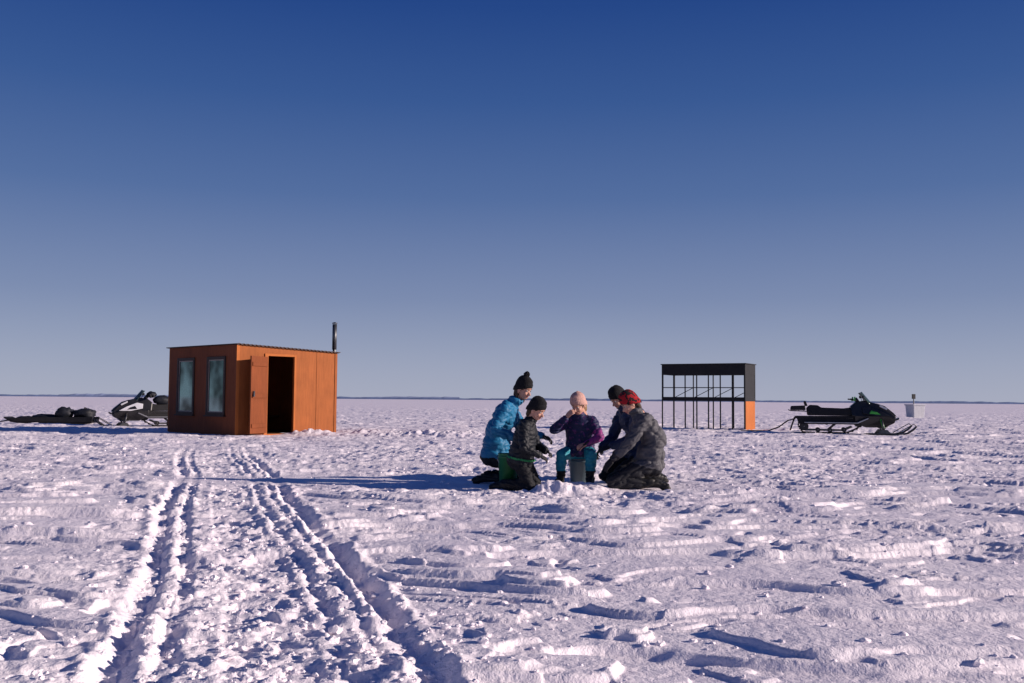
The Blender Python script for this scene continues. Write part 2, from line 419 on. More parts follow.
def figure(name,org,yaw,k,J,C,bulk=1.0,hat='hatblack',hairc='hair',pom=False,longhair=False,headdir=(1,0,-.3),hm='glove',seed=0,headk=1,curl=.6,zoff=-.025):
    """local frame: x forward, y left, z up"""
    gz=hz(*org);par=empty(name,(org[0],org[1],gz+zoff),yaw)
    H=Vector(J['H']);Cc=Vector(J['C']);N=Vector(J['N']);Hd=Vector(J['head']);Mid=Vector(J.get('M',(H+Cc)/2))
    b=bulk*k
    up1=(Mid-H).normalized();up2=(Cc-Mid).normalized()
    def fr(u): 
        l=Vector((0,1,0));f=l.cross(u).normalized();return np.array([[f.x,l.x,u.x],[f.y,l.y,u.y],[f.z,l.z,u.z]])
    R1=fr(up1);R2=fr(up2);J_=C['jacket'];T_=C['trousers'];SL=C.get('sleeve',J_);YK=C.get('yoke',J_)
    P=[ell(H+Vector((-.02*k,0,-.02*k)),(.155*b,.18*b,.14*b),T_,R1),
       ell(H+up1*.09*k,(.155*b,.19*b,.15*b),J_,R1,bias=.02),
       ell(Mid,(.14*b,.18*b,.17*b),J_,R1,bias=.02),
       ell(Cc-up2*.09*k,(.135*b,.19*b,.18*b),YK,R2,bias=.012)]
    sw=.155*b
    sh=[Cc+Vector((0,s*sw,0)) for s in(1,-1)]
    P.append(cap(sh[0]*.8+Cc*.2,sh[1]*.8+Cc*.2,.084*b,.084*b,YK,.008))
    P.append(cap(Cc,N,.085*b,.070*b,YK,.01))
    for i in range(10):
        a=2*math.pi*i/10;c=N+Vector((.055*k*math.cos(a)+.01,.058*k*math.sin(a),.018*k-.02*k*math.cos(a)))
        a2=2*math.pi*(i+1)/10;c2=N+Vector((.055*k*math.cos(a2)+.01,.058*k*math.sin(a2),.018*k-.02*k*math.cos(a2)))
        P.append(cap(c,c2,.026*k,.026*k,C.get('collar',YK),.006))
    P+= [cap(N+Vector((-.10*k,.07*k,-.03*k)),N+Vector((-.12*k,-.0*k,-.07*k)),.042*b,.055*b,C.get('hood',YK),.01),cap(N+Vector((-.10*k,-.07*k,-.03*k)),N+Vector((-.12*k,-.0*k,-.07*k)),.042*b,.055*b,C.get('hood',YK),.01)]
    hem=H+up1*(-.005*k)
    P.append(ell(hem,(.168*b,.20*b,.055*b),J_,R1,bias=.02))
    if 'trim' in C:
        P.append(ell(hem+up1*.0,(.22*b,.25*b,.016*b),C['trim'],R1,paint=True))
    hw=.095*b
    legs=J['legs']
    for s,(kn,an,to) in zip((1,-1),legs):
        hp=H+Vector((0,s*hw,-.02*k));kn=Vector(kn);an=Vector(an);to=Vector(to)
        P.append(cap(hp,kn,.095*b,.068*b,T_));P.append(cap(kn,kn+(an-kn)*.35,.068*b,.070*b,T_));P.append(cap(kn+(an-kn)*.35,an,.070*b,.054*b,T_))
        P.append(cap(kn+(an-kn)*.72,an,.060*b,.056*b,'boot',.008))
        P.append(cap(an,to,.050*b,.043*b,'boot',.006));P.append(cap(an+(to-an)*.5,to,.048*b,.045*b,'boot',.006))
        hl=an+(an-kn).normalized()*.03*k;P.append(cap(an,hl,.05*b,.048*b,'boot',.006))
    for i,s in enumerate((1,-1)):
        hd,hint=J['hands'][i];e,hnd=ik(sh[i],hd,.285*k,.25*k,hint)
        mid=(sh[i]+e)/2
        f_=C.get('fore',SL) if i==0 else SL
        P.append(cap(sh[i],mid,.076*b,.068*b,SL,.004));P.append(cap(mid,e,.068*b,.058*b,f_));P.append(cap(e,hnd,.058*b,.043*b,f_))
        cuff=hnd+(e-hnd).normalized()*.03*k;P.append(cap(hnd,cuff,.045*b,.046*b,C.get('cuff',f_),.006))
        dd=(hnd-e).normalized();nrm=J.get('palm',[(0,-.6,-.8),(0,.6,-.8)])[i]
        hand(par,hnd+dd*.03*k,dd,nrm,hm,k*.98,curl,side=-1 if i==0 else 1)
    blob('body',P,M,.0105 if k>.85 else .009,par,smooth=4,fold=.017*k,seed=seed,foldf=8/k)
    head(par,Hd,headdir,headk,hat,hairc,pom,longhair)
    return par

def bucket(name,x,y,h,r,m,z=None):
    z=hz(x,y)-.01 if z is None else z
    e=empty(name,(x,y,z));n=36
    prof=[(r*.80,0),(r*.82,.005),(r*.97,h*.86),(r*1.03,h*.87),(r*1.03,h*.93),(r*.985,h*.935),(r,h*.99),(r*1.04,h),(r*.97,h*1.0),(r*.93,h*.95),(r*.78,.02),(.001,.02)]
    vs=[(a*math.cos(2*math.pi*i/n),a*math.sin(2*math.pi*i/n),zz) for a,zz in prof for i in range(n)]
    fs=[(j*n+i,j*n+(i+1)%n,(j+1)*n+(i+1)%n,(j+1)*n+i) for j in range(len(prof)-1) for i in range(n)]+[tuple(range(n-1,-1,-1))]
    meshobj('pail',vs,fs,M[m],e,smooth=True)
    tube('bail_handle',[(r*1.05*math.cos(a),-r*.25*math.sin(a)-.02,h*.9-r*1.0*math.sin(a)) for a in np.linspace(0,math.pi,14)],.004,M['metal'],e,6)
    return e

# adult in blue jacket
A=dict(H=(.02,0,.37),M=(.05,0,.62),C=(.16,0,.86),N=(.235,0,.955),head=(.33,0,1.095),
  legs=[((.37,.15,.10),(-.06,.12,.11),(-.19,.12,.05)),((.35,-.14,.10),(-.06,-.14,.11),(-.19,-.14,.05))],
  hands=[((.52,.10,.56),(0,.6,-1)),((.30,-.32,.54),(-.6,-.6,-.6))])
figure('kneeling_woman',(-.19,11.38),math.radians(-10),1.02,A,dict(jacket='blue',trousers='black',collar='blue'),hat='hatblack',pom=True,longhair=True,headdir=(1,-.5,-.40),seed=1,bulk=1.05)
# child black hat
B=dict(H=(0,0,.36),C=(.06,0,.685),N=(.10,0,.765),head=(.165,0,.880),
  legs=[((.14,.10,.075),(-.19,.09,.08),(-.30,.09,.04)),((.12,-.12,.075),(-.19,-.10,.08),(-.30,-.10,.04))],
  hands=[((.25,.08,.44),(0,.7,-1)),((.22,-.12,.40),(-.4,-.7,-.7))])
figure('kneeling_boy',(.11,10.76),math.radians(-14),.75,B,dict(jacket='blackjacket',trousers='black',trim='green',yoke='blackjacket'),bulk=1.22,hat='hatblack',headdir=(1,-.3,-.5),headk=.95,seed=2)
bucket('green_bucket',-.03,11.02,.37,.115,'bucket_green')
# girl, seated on a bucket
Cc=dict(H=(0,0,.41),C=(.05,0,.735),N=(.075,0,.81),head=(.12,0,.925),
  legs=[((.25,.17,.38),(.24,.16,.09),(.34,.18,.05)),((.25,-.17,.36),(.22,-.18,.09),(.32,-.20,.05))],
  hands=[((.27,.13,.50),(-.1,1,-.5)),((.24,-.13,.77),(.2,-1,-.9))],palm=[(0,-.6,-.8),(-.8,.6,0)])
figure('seated_girl',(.79,11.42),math.radians(-105),.76,Cc,dict(jacket='navy',trousers='teal',sleeve='navy',fore='purple'),bulk=1.2,hat='hatpink',hairc='hairb',headdir=(1,-.35,-.5),headk=.98,hm='skin',seed=3)
bucket('grey_bucket',.80,11.46,.30,.14,'bucket_grey')
# adult behind
D=dict(H=(0,0,.37),M=(-.0,0,.60),C=(.13,0,.82),N=(.21,0,.90),head=(.29,0,1.005),
  legs=[((.38,.15,.10),(-.10,.12,.11),(-.26,.12,.05)),((.38,-.15,.10),(-.10,-.12,.11),(-.26,-.12,.05))],
  hands=[((.42,.12,.46),(0,.7,-1)),((.44,-.12,.42),(-.3,-.7,-.7))])
figure('kneeling_man',(1.52,11.8),math.radians(-158),1.05,D,dict(jacket='darkblue',trousers='black'),hat='hatblack',headdir=(1,.1,-.7),seed=4,bulk=1.1)
# adult front, grey
E=dict(H=(0.02,0,.31),M=(-.03,0,.54),C=(.09,0,.765),N=(.165,0,.845),head=(.225,0,.945),
  legs=[((.44,.15,.095),(-.04,.12,.09),(-.16,.13,.05)),((.41,-.17,.095),(-.04,-.14,.09),(-.16,-.15,.05))],
  hands=[((.42,.14,.34),(-.2,.9,-.6)),((.40,-.08,.35),(-.3,-.7,-.7))])
figure('kneeling_man',(1.52,10.9),math.radians(180),1.0,E,dict(jacket='greyj',trousers='pant',yoke='greyj',cuff='greyd',hood='greyd'),bulk=1.0,hat='hatred',headdir=(1,.2,-.6),seed=5)

# fishing rod held by the girl
rod=empty('ice_fishing_rod',(0,0,0))
tube('handle',[(.86,11.10,.50),(.80,11.02,.46)],[.012,.011],M['plasticm'],rod)
tube('blank',[(.80,11.02,.46),(.70,10.84,.38),(.63,10.68,.34)],[.004,.003,.0015],M['plasticm'],rod,6)
tube('line',[(.63,10.68,.34),(.625,10.665,-.05)],[.0008,.0008],M['metal'],rod,5)
hole=empty('ice_hole',(.62,10.66,0))
n=32;r0=.085
M['water']=mat('water_dark',(.01,.02,.025),.08,var=.1,spec=.5)
zz=hz(.62,10.66)
meshobj('water',[(r0*math.cos(2*math.pi*i/n),r0*math.sin(2*math.pi*i/n),zz+.006) for i in range(n)],[tuple(range(n))],M['water'],hole)

# ------------------------------------------------------------ hut
def plywood(name,col,var=.18):
    m=bpy.data.materials.new(name);m.use_nodes=True;nt=m.node_tree;b=nt.nodes['Principled BSDF']
    b.inputs['Roughness'].default_value=.75;b.inputs['Specular IOR Level'].default_value=.2
    tc=nt.nodes.new('ShaderNodeTexCoord');mp=nt.nodes.new('ShaderNodeMapping');mp.inputs['Scale'].default_value=(7,7,.7)
    nt.links.new(tc.outputs['Object'],mp.inputs['Vector'])
    n=nt.nodes.new('ShaderNodeTexNoise');n.inputs['Scale'].default_value=3;n.inputs['Detail'].default_value=8;n.inputs['Roughness'].default_value=.65
    nt.links.new(mp.outputs[0],n.inputs['Vector'])
    n2=nt.nodes.new('ShaderNodeTexNoise');n2.inputs['Scale'].default_value=1.6;n2.inputs['Detail'].default_value=5
    nt.links.new(tc.outputs['Object'],n2.inputs['Vector'])
    mx=nt.nodes.new('ShaderNodeMix');mx.data_type='FLOAT';mx.inputs[0].default_value=.45
    nt.links.new(n.outputs['Fac'],mx.inputs[2]);nt.links.new(n2.outputs['Fac'],mx.inputs[3])
    r=nt.nodes.new('ShaderNodeValToRGB');r.color_ramp.elements[0].position=.35;r.color_ramp.elements[1].position=.65
    r.color_ramp.elements[0].color=(*[c*(1-var) for c in col],1);r.color_ramp.elements[1].color=(*[c*(1+var) for c in col],1)
    nt.links.new(mx.outputs[0],r.inputs['Fac']);nt.links.new(r.outputs['Color'],b.inputs['Base Color'])
    bp=nt.nodes.new('ShaderNodeBump');bp.inputs['Strength'].default_value=.3;bp.inputs['Distance'].default_value=.01
    nt.links.new(n.outputs['Fac'],bp.inputs['Height']);nt.links.new(bp.outputs['Normal'],b.inputs['Normal'])
    return m
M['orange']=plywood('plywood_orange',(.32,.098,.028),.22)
M['orange_shaded']=plywood('plywood_orange_shaded',(.17,.050,.020),.22)  # same orange plywood, with the side wall's shade darkened into its colour
M['orange2']=plywood('trim_orange',(.44,.135,.034),.12)
M['leaf']=plywood('door_wood',(.20,.055,.018),.2)
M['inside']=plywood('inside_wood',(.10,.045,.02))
M['roof']=mat('roof_metal',(.05,.026,.022),.5,metal=.3,var=.2)
M['blackpaint']=mat('black_paint',(.007,.008,.010),.6,var=.3,bump=(12,.2))
M['frame']=mat('window_frame',(.035,.022,.018),.6)
M['bead']=mat('window_bead',(.28,.25,.22),.6)
g=bpy.data.materials.new('window_glass');g.use_nodes=True;nt=g.node_tree;b=nt.nodes['Principled BSDF']
b.inputs['Metallic'].default_value=.85;b.inputs['Roughness'].default_value=.04
tc=nt.nodes.new('ShaderNodeTexCoord');n=nt.nodes.new('ShaderNodeTexNoise');n.inputs['Scale'].default_value=1.3;n.inputs['Detail'].default_value=2
nt.links.new(tc.outputs['Object'],n.inputs['Vector']);r=nt.nodes.new('ShaderNodeValToRGB')
r.color_ramp.elements[0].color=(.02,.045,.042,1);r.color_ramp.elements[1].color=(.20,.33,.32,1);r.color_ramp.elements[0].position=.42;r.color_ramp.elements[1].position=.66
nt.links.new(n.outputs['Fac'],r.inputs['Fac']);nt.links.new(r.outputs['Color'],b.inputs['Base Color'])
M['glass']=g
ang=math.atan2(.73,.68)
hut=empty('orange_fishing_hut',(-6.88,24.9,hz(-6.88,24.9)*.3),ang)
W_,D_=3.09,3.40;th=.05
zt=lambda x:2.28-.032*x
def wallbox(nm,x0,x1,y0,y1,z0,z1a=None,m='orange',zc=None):
    if z1a is None:
        vs=[(x0,y0,z0),(x1,y0,z0),(x1,y1,z0),(x0,y1,z0),(x0,y0,zt(x0)),(x1,y0,zt(x1)),(x1,y1,zt(x1)),(x0,y1,zt(x0))]
        return meshobj(nm,vs,[(0,3,2,1),(4,5,6,7),(0,1,5,4),(1,2,6,5),(2,3,7,6),(3,0,4,7)],M[m],hut)
    return box(nm,(x0,y0,z0),(x1,y1,z1a),M[m],hut)
dt0,dt1,dz=.90,1.70,2.03
wallbox('front_wall',0,dt0,0,th,-.1);wallbox('front_wall',dt1,W_,0,th,-.1)
vs=[(dt0,.001,dz),(dt1,.001,dz),(dt1,th-.001,dz),(dt0,th-.001,dz),(dt0,.001,zt(dt0)),(dt1,.001,zt(dt1)),(dt1,th-.001,zt(dt1)),(dt0,th-.001,zt(dt0))]
meshobj('front_lintel',vs,[(0,3,2,1),(4,5,6,7),(0,1,5,4),(1,2,6,5),(2,3,7,6),(3,0,4,7)],M['orange'],hut)
wallbox('right_wall',W_-th,W_,th,D_-th,-.1);wallbox('back_wall',0,W_,D_-th,D_,-.1)
wins=[(.52,1.38),(2.04,2.90)];wz0,wz1=.52,1.98
ys=[th,wins[0][0],wins[0][1],wins[1][0],wins[1][1],D_-th]
for a,bb in((0,1),(2,3),(4,5)): wallbox('side_wall',0,th,ys[a],ys[bb],-.1,m='orange_shaded')
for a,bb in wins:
    box('side_wall_below',(.001,a,-.1),(th,bb,wz0),M['orange_shaded'],hut)
    box('side_wall_above',(.001,a,wz1),(th,bb,zt(0)-.001),M['orange_shaded'],hut)
    f=.055
    for nm,lo,hi in (('window_frame',(-.03,a-.02,wz0-.02),(.03,a+f,wz1+.02)),('window_frame',(-.03,bb-f,wz0-.02),(.03,bb+.02,wz1+.02)),
                     ('window_frame',(-.028,a+f,wz0-.02),(.028,bb-f,wz0+f)),('window_frame',(-.028,a+f,wz1-f),(.028,bb-f,wz1+.02))):
        box(nm,lo,hi,M['frame'],hut,bevel=.004)
    for nm,lo,hi in (('window_bead',(-.012,a+f,wz0+f),(.003,a+f+.025,wz1-f)),('window_bead',(-.012,bb-f-.025,wz0+f),(.003,bb-f,wz1-f)),
                     ('window_bead',(-.010,a+f+.025,wz0+f),(.003,bb-f-.025,wz0+f+.025)),('window_bead',(-.010,a+f+.025,wz1-f-.025),(.003,bb-f-.025,wz1-f))):
        box(nm,lo,hi,M['bead'],hut)
    box('window_pane',(.004,a+f-.005,wz0+f-.005),(.014,bb-f+.005,wz1-f+.005),M['glass'],hut)
    box('window_sill',(-.07,a-.05,wz0-.055),(-.001,bb+.05,wz0-.022),M['frame'],hut,bevel=.004)
box('corner_trim',(-.014,-.016,-.1),(.07,-.001,2.27),M['orange2'],hut)
box('corner_trim',(-.016,.0,-.1),(-.001,.07,2.27),M['orange_shaded'],hut)
box('corner_trim',(W_-.07,-.016,-.1),(W_+.004,-.001,2.17),M['orange'],hut)
box('panel_batten',(2.42,-.008,-.1),(2.44,-.001,2.19),M['orange'],hut)
for lo,hi in (((dt0-.10,-.03,-.05),(dt0,-.001,dz+.06)),((dt1,-.03,-.05),(dt1+.05,-.001,dz+.06)),((dt0,-.028,dz),(dt1,-.001,dz+.06)),((dt0,-.03,-.02),(dt1,.10,.03))):
    box('door_frame',lo,hi,M['orange2'],hut,bevel=.004)
box('floor',(th,th,-.05),(W_-th,D_-th,.04),M['inside'],hut)
box('bench',(1.2,D_-.8,.4),(W_-th-.01,D_-th-.01,.46),M['inside'],hut)
box('inner_partition',(1.25,.9,.045),(1.30,2.2,1.95),M['inside'],hut)
leaf=empty('door_leaf',(dt0-.06,-.045,0),math.radians(180+24));leaf.parent=hut
box('leaf_panel',(0,-.0,.06),(.74,.04,2.0),M['leaf'],leaf,bevel=.004)
for z in(.25,1.0,1.8): box('leaf_ledge',(.03,.041,z-.05),(.70,.062,z+.05),M['leaf'],leaf,bevel=.003)
box('handle',(.66,.063,.98),(.69,.11,1.12),M['steel'],leaf,bevel=.004)
nn=150;vs=[];fs=[]
for i in range(nn+1):
    x=-.06+(W_+.13)*i/nn
    zc=zt(x)+.028+.012*math.sin(x*2*math.pi/.12)
    for y,dzz in((-.08,0),(D_+.08,0),(D_+.08,-.012),(-.08,-.012)): vs.append((x,y,zc+dzz))
for i in range(nn):
    for k in range(4): fs.append((i*4+k,i*4+(k+1)%4,(i+1)*4+(k+1)%4,(i+1)*4+k))
fs+=[(0,1,2,3),(nn*4+3,nn*4+2,nn*4+1,nn*4)]
meshobj('roof_sheet',vs,fs,M['roof'],hut)
def sl(nm,x0,x1,y0,y1,o0,o1,m):
    vs=[(x,y,zt(x)+o) for o in(o0,o1) for x,y in((x0,y0),(x1,y0),(x1,y1),(x0,y1))]
    meshobj(nm,vs,[(0,3,2,1),(4,5,6,7),(0,1,5,4),(1,2,6,5),(2,3,7,6),(3,0,4,7)],M[m],hut)
sl('roof_deck',-.03,W_+.04,-.05,D_+.05,.001,.010,'roof')
tube('stove_pipe',[(W_+.01,.3,1.75),(W_+.10,.3,1.75),(W_+.13,.3,1.80),(W_+.13,.3,2.95)],.055,M['steel'],hut,16)
tube('pipe_top_section',[(W_+.13,.3,2.3),(W_+.13,.3,3.0)],.062,M['steel'],hut,16)
tube('pipe_cap',[(W_+.13,.3,3.02),(W_+.13,.3,3.04),(W_+.13,.3,3.06)],[.075,.07,.01],M['steel'],hut,16)
for a in(0,2.1,4.2): tube('cap_strut',[(W_+.13+.055*math.cos(a),.3+.055*math.sin(a),2.99),(W_+.13+.055*math.cos(a),.3+.055*math.sin(a),3.03)],.006,M['steel'],hut,6)

# ------------------------------------------------------------ black frame shelter
sh=empty('black_frame_shelter',(5.12,34.0,hz(5.12,34)*.5),math.radians(-30))
L=2.90;Dp=1.1;bk=M['blackpaint']
for yy in(0,Dp):
    y0,y1=yy,yy+.05
    box('top_panel',(0,y0,1.83),(L,y1,2.17),bk,sh)
    box('lower_rail',(0,y0,.95),(L,y1,1.04 if yy else 1.08),bk,sh)
    if yy==0: box('mid_rail',(0.05,y0+.005,1.38),(L-.05,y1-.005,1.41),bk,sh)
    k=7 if yy==0 else 4
    for i in range(k+1):
        x=i*(L-.05)/k
        box('mullion',(x,y0+.004,1.08 if yy==0 else 1.04),(x+.05 if i in(0,k) else x+.03,y1-.004,1.83),bk,sh)
        box('leg',(x,y0+.006,-.15),(x+.035,y1-.006,.95),bk,sh)
    if yy:
        for i in range(k):
            xa=i*(L-.05)/k+.03;xb=(i+1)*(L-.05)/k
            tube('brace',[(xa,y0+.02,1.06),(xb,y0+.02,1.40)],.012,bk,sh,6)
box('roof_board',(-.03,-.03,2.172),(L+.03,Dp+.08,2.20),bk,sh)
for x in(0,L-.05):
    box('end_top_panel',(x+.002,.052,1.83),(x+.048,Dp-.002,2.17),bk,sh);box('end_lower_rail',(x+.002,.052,.95),(x+.048,Dp-.002,1.08),bk,sh)
box('end_dark_panel',(L-.046,.06,1.081),(L-.006,Dp-.01,1.829),bk,sh)
box('end_orange_board',(L-.05,.052,-.15),(L+.0,Dp-.002,.948),M['orange2'],sh,bevel=.004)

# ------------------------------------------------------------ snowmobile
def snowmobile(name,loc,yaw,ca,cb,gear=False,cn=None):
    cn=cn or ca
    e=empty(name,(loc[0],loc[1],hz(*loc)-.02),yaw)
    def loop():
        pts=[]
        key=[(-1.62,.26),(-1.52,.10),(-1.38,.05),(-.55,.04),(-.15,.07),(.22,.28),(.26,.38),(.18,.46),(-.3,.44),(-1.4,.42),(-1.56,.38)]
        P=[Vector((a,0,b)) for a,b in key];m=len(P)
        for i in range(m):
            p0,p1,p2,p3=P[i-1],P[i],P[(i+1)%m],P[(i+2)%m]
            for t in np.linspace(0,1,10,endpoint=False):
                pts.append(.5*((2*p1)+(p2-p0)*t+(2*p0-5*p1+4*p2-p3)*t*t+(3*p1-p0-3*p2+p3)*t**3))
        return pts
    pts=loop();n=len(pts);c=Vector((-.65,0,.25));vs=[];fs=[]
    for i,p in enumerate(pts):
        t=(pts[(i+1)%n]-pts[i-1]).normalized();nr=Vector((t.z,0,-t.x))
        if nr.dot(p-c)<0:nr=-nr
        o=.028 if i%3==0 else .0
        for y in(-.2,.2): vs.append(p+nr*o+Vector((0,y,0)))
        for y in(.2,-.2): vs.append(p-nr*.02+Vector((0,y,0)))
    for i in range(n):
        j=(i+1)%n
        for k in range(4): fs.append((i*4+k,i*4+(k+1)%4,j*4+(k+1)%4,j*4+k))
    meshobj('track_belt',vs,fs,M['rubber'],e)
    for x,z,r in((-1.45,.23,.13),(-1.05,.13,.07),(-.7,.12,.07),(-.3,.14,.07),(.1,.33,.10),(-.8,.33,.05)):
        for y in(-.14,.14): tube('wheel',[(x,y-.015,z),(x,y+.015,z)],r,M['plastic'],e,18)
        tube('axle',[(x,-.16,z),(x,.16,z)],.012,M['metal'],e,8)
    for y in(-.12,.12):
        extr('slide_rail',[(-1.5,.12),(-1.4,.10),(-.3,.10),(-.05,.22),(-.1,.26),(-.35,.15),(-1.45,.16)],y-.012,y+.012,M['steel'],e,.002)
    tube('shock',[(-.75,0,.14),(-.45,0,.40)],[.035,.035],M['steel'],e)
    extr('tunnel',[(-1.75,.46),(-1.7,.54),(.35,.56),(.35,.48),(-1.65,.47)],-.23,.23,M['plasticm'],e,.006)
    extr('snow_flap',[(-1.74,.5),(-1.70,.5),(-1.84,.10),(-1.87,.11)],-.21,.21,M['plasticm'],e,.003)
    for s in(1,-1):
        a,b=(.225,.42) if s>0 else(-.42,-.225)
        extr('running_board',[(-1.45,.34),(-1.45,.365),(.05,.365),(.35,.50),(.38,.48),(.07,.335)],a,b,M['metal'],e,.003)
        extr('tunnel_side',[(-1.6,.30),(-1.65,.47),(.2,.47),(.1,.30)],s*.225-.005,s*.225+.005,M['plasticm'],e,.001)
    extr('seat',[(-1.35,.56),(-1.38,.78),(-1.28,.88),(-1.05,.87),(-.95,.80),(-.3,.78),(-.02,.82),(.08,.74),(.02,.56)],-.19,.19,M['plasticm'],e,.035,inset=[.0,.03,.05,.05,.04,.04,.05,.03,0])
    for y in(-.2,.2): tube('rack_rail',[(-1.2,y,.57),(-1.3,y,.68),(-1.85,y,.70),(-1.9,y*.8,.72),(-1.88,0,.72)],.014,M['plastic'],e,8)
    for x in(-1.45,-1.6,-1.75): tube('rack_bar',[(x,-.2,.70),(x,.2,.70)],.011,M['plastic'],e,8)
    extr('tail_box',[(-1.85,.715),(-1.83,.84),(-1.42,.86),(-1.40,.715)],-.2,.2,M['plasticm'],e,.03)
    extr('backrest',[(-1.42,.84),(-1.46,.98),(-1.40,1.0),(-1.34,.84)],-.16,.16,M['plasticm'],e,.015)
    extr('belly_pan',[(.0,.38),(.3,.22),(.85,.22),(1.12,.36),(1.15,.48),(.9,.56),(.0,.58)],-.36,.36,M['plastic'],e,.03,inset=[.06,.14,.14,.12,.08,0,.04])
    extr('hood',[(-.08,.56),(-.12,.84),(.05,.98),(.30,1.02),(.62,.93),(.98,.72),(1.18,.52),(1.10,.46),(.6,.5)],-.34,.34,M['plastic'],e,.03,inset=[.03,.12,.16,.16,.14,.12,.14,.10,.0])
    extr('hood_side_panel',[(.22,.64),(.20,.80),(.40,.84),(.74,.70),(.98,.56),(.6,.56)],-.352,.352,M[ca],e,.012,inset=[.0,.055,.075,.06,.05,.0])
    extr('hood_accent',[(.40,.63),(.46,.73),(.62,.68),(.72,.60)],-.366,.366,M[cb],e,.006,inset=[.01,.06,.055,.04])
    extr('nose_cone',[(.62,.94),(.86,.86),(1.10,.66),(1.20,.55),(1.02,.60),(.66,.86)],-.15,.15,M[cn],e,.015,inset=[.03,.02,.02,.05,.02,0])
    for s in(1,-1): extr('headlight',[(.70,.90),(.92,.79),(.90,.74),(.70,.84)],min(s*.16,s*.27),max(s*.16,s*.27),M['lamp'],e,.01)
    vs=[];fs=[];nu=10;nv=6
    for j in range(nv+1):
        t=j/nv
        for i in range(nu+1):
            a=(i/nu-.5)*2.2;w=.26*(1-.35*t*t)
            vs.append((.50-.28*t-.16*(1-math.cos(a)),w*math.sin(a)/math.sin(1.1),.95+.34*t-.05*abs(math.sin(a))))
    for j in range(nv):
        for i in range(nu): q=j*(nu+1)+i;fs.append((q,q+1,q+nu+2,q+nu+1))
    o=meshobj('windshield',vs,fs,M['shield'],e,smooth=True);md=o.modifiers.new('s','SOLIDIFY');md.thickness=.006
    tube('steering_post',[(.3,0,.7),(.02,0,1.02)],.02,M['steel'],e,8)
    tube('handlebar',[(-.12,-.40,1.06),(-.05,-.28,1.05),(.02,-.1,1.04),(.02,.1,1.04),(-.05,.28,1.05),(-.12,.40,1.06)],.013,M['steel'],e,8)
    for s in(1,-1):
        tube('grip',[(-.06,s*.30,1.05),(-.13,s*.43,1.06)],.021,M['plasticm'],e,10)
        tube('mirror_arm',[(.25,s*.22,1.0),(.22,s*.34,1.12)],.010,M['plastic'],e,6)
        extr('mirror',[(.18,1.08),(.18,1.17),(.25,1.16),(.25,1.09)],s*.36-.07,s*.36+.07,M['plastic'],e,.012)
        extr('hand_guard',[(-.05,1.0),(-.02,1.13),(.01,1.13),(.0,1.0)],s*.36-.08,s*.36+.08,M[cb],e,.008)
    tube('dash',[(.05,0,1.0),(.12,0,1.05)],[.09,.08],M['plastic'],e,12)
    for s in(1,-1):
        y=s*.48
        prof=[(-.05+.35,.015),(.35,.0),(1.25,.0),(1.45,.05),(1.62,.17),(1.70,.27),(1.67,.285),(1.58,.20),(1.42,.09),(1.2,.045),(.4,.035)]
        extr('ski',prof,y-.075,y+.075,M['plastic'],e,.006)
        tube('ski_loop',[(1.68,y-.05,.27),(1.60,y-.05,.34),(1.40,y-.02,.22),(1.15,y,.06)],.012,M['plastic'],e,8)
        extr('ski_saddle',[(.62,.04),(.72,.16),(.88,.16),(1.0,.04)],y-.035,y+.035,M['steel'],e,.006)
        tube('spindle',[(.80,y,.14),(.74,y-s*.03,.42)],.024,M['steel'],e,10)
        tube('lower_arm',[(.80,y-s*.02,.18),(.55,s*.15,.27)],.016,M['steel'],e,8);tube('lower_arm',[(.80,y-s*.02,.18),(.95,s*.15,.28)],.016,M['steel'],e,8)
        tube('upper_arm',[(.75,y-s*.03,.40),(.75,s*.2,.46)],.015,M['steel'],e,8)
        tube('shock',[(.79,y-s*.04,.20),(.70,s*.22,.58)],[.034,.034],M[cb],e,10)
    extr('bumper',[(1.08,.40),(1.24,.46),(1.26,.52),(1.22,.50),(1.08,.44)],-.2,.2,M['plastic'],e,.008)
    tube('hitch',[(-1.7,0,.46),(-1.9,0,.40)],.02,M['steel'],e,8)
    if gear:
        for c,r in(((-.45,.02,.93),(.30,.22,.17)),((-1.0,0,1.0),(.24,.2,.18)),((-.1,.0,1.12),(.17,.2,.11))):
            v=ICO3[0]*(1+.22*noise3(ICO3[0]+np.array(c)*3,2.4,5))[:,None]*np.array(r)+np.array(c)
            meshobj('packed_bag',v,ICO3[1],M['tarp'],e,smooth=True)
    return e
g=bpy.data.materials.new('windshield_plastic');g.use_nodes=True;nt=g.node_tree;b=nt.nodes['Principled BSDF']
b.inputs['Base Color'].default_value=(.05,.08,.07,1);b.inputs['Roughness'].default_value=.1;b.inputs['Alpha'].default_value=.75;M['shield']=g
snowmobile('snowmobile',(10.30,30.0),math.radians(-14),'plastic','lime',cn='plastic')
s2=snowmobile('snowmobile',(-11.80,32.4),math.radians(208),'white_paint','plastic',gear=True,cn='plastic');s2.scale=(.94,.94,.94)
rp=[(8.45,30.45,.38),(8.2,30.6,.16),(7.9,30.8,.05),(7.5,31.0,.04),(7.1,31.3,.03)]
ro=empty('tow_rope',(0,0,0));tube('rope',[(a,b,c+hz(a,b)) for a,b,c in rp],.022,M['plasticm'],ro,6)

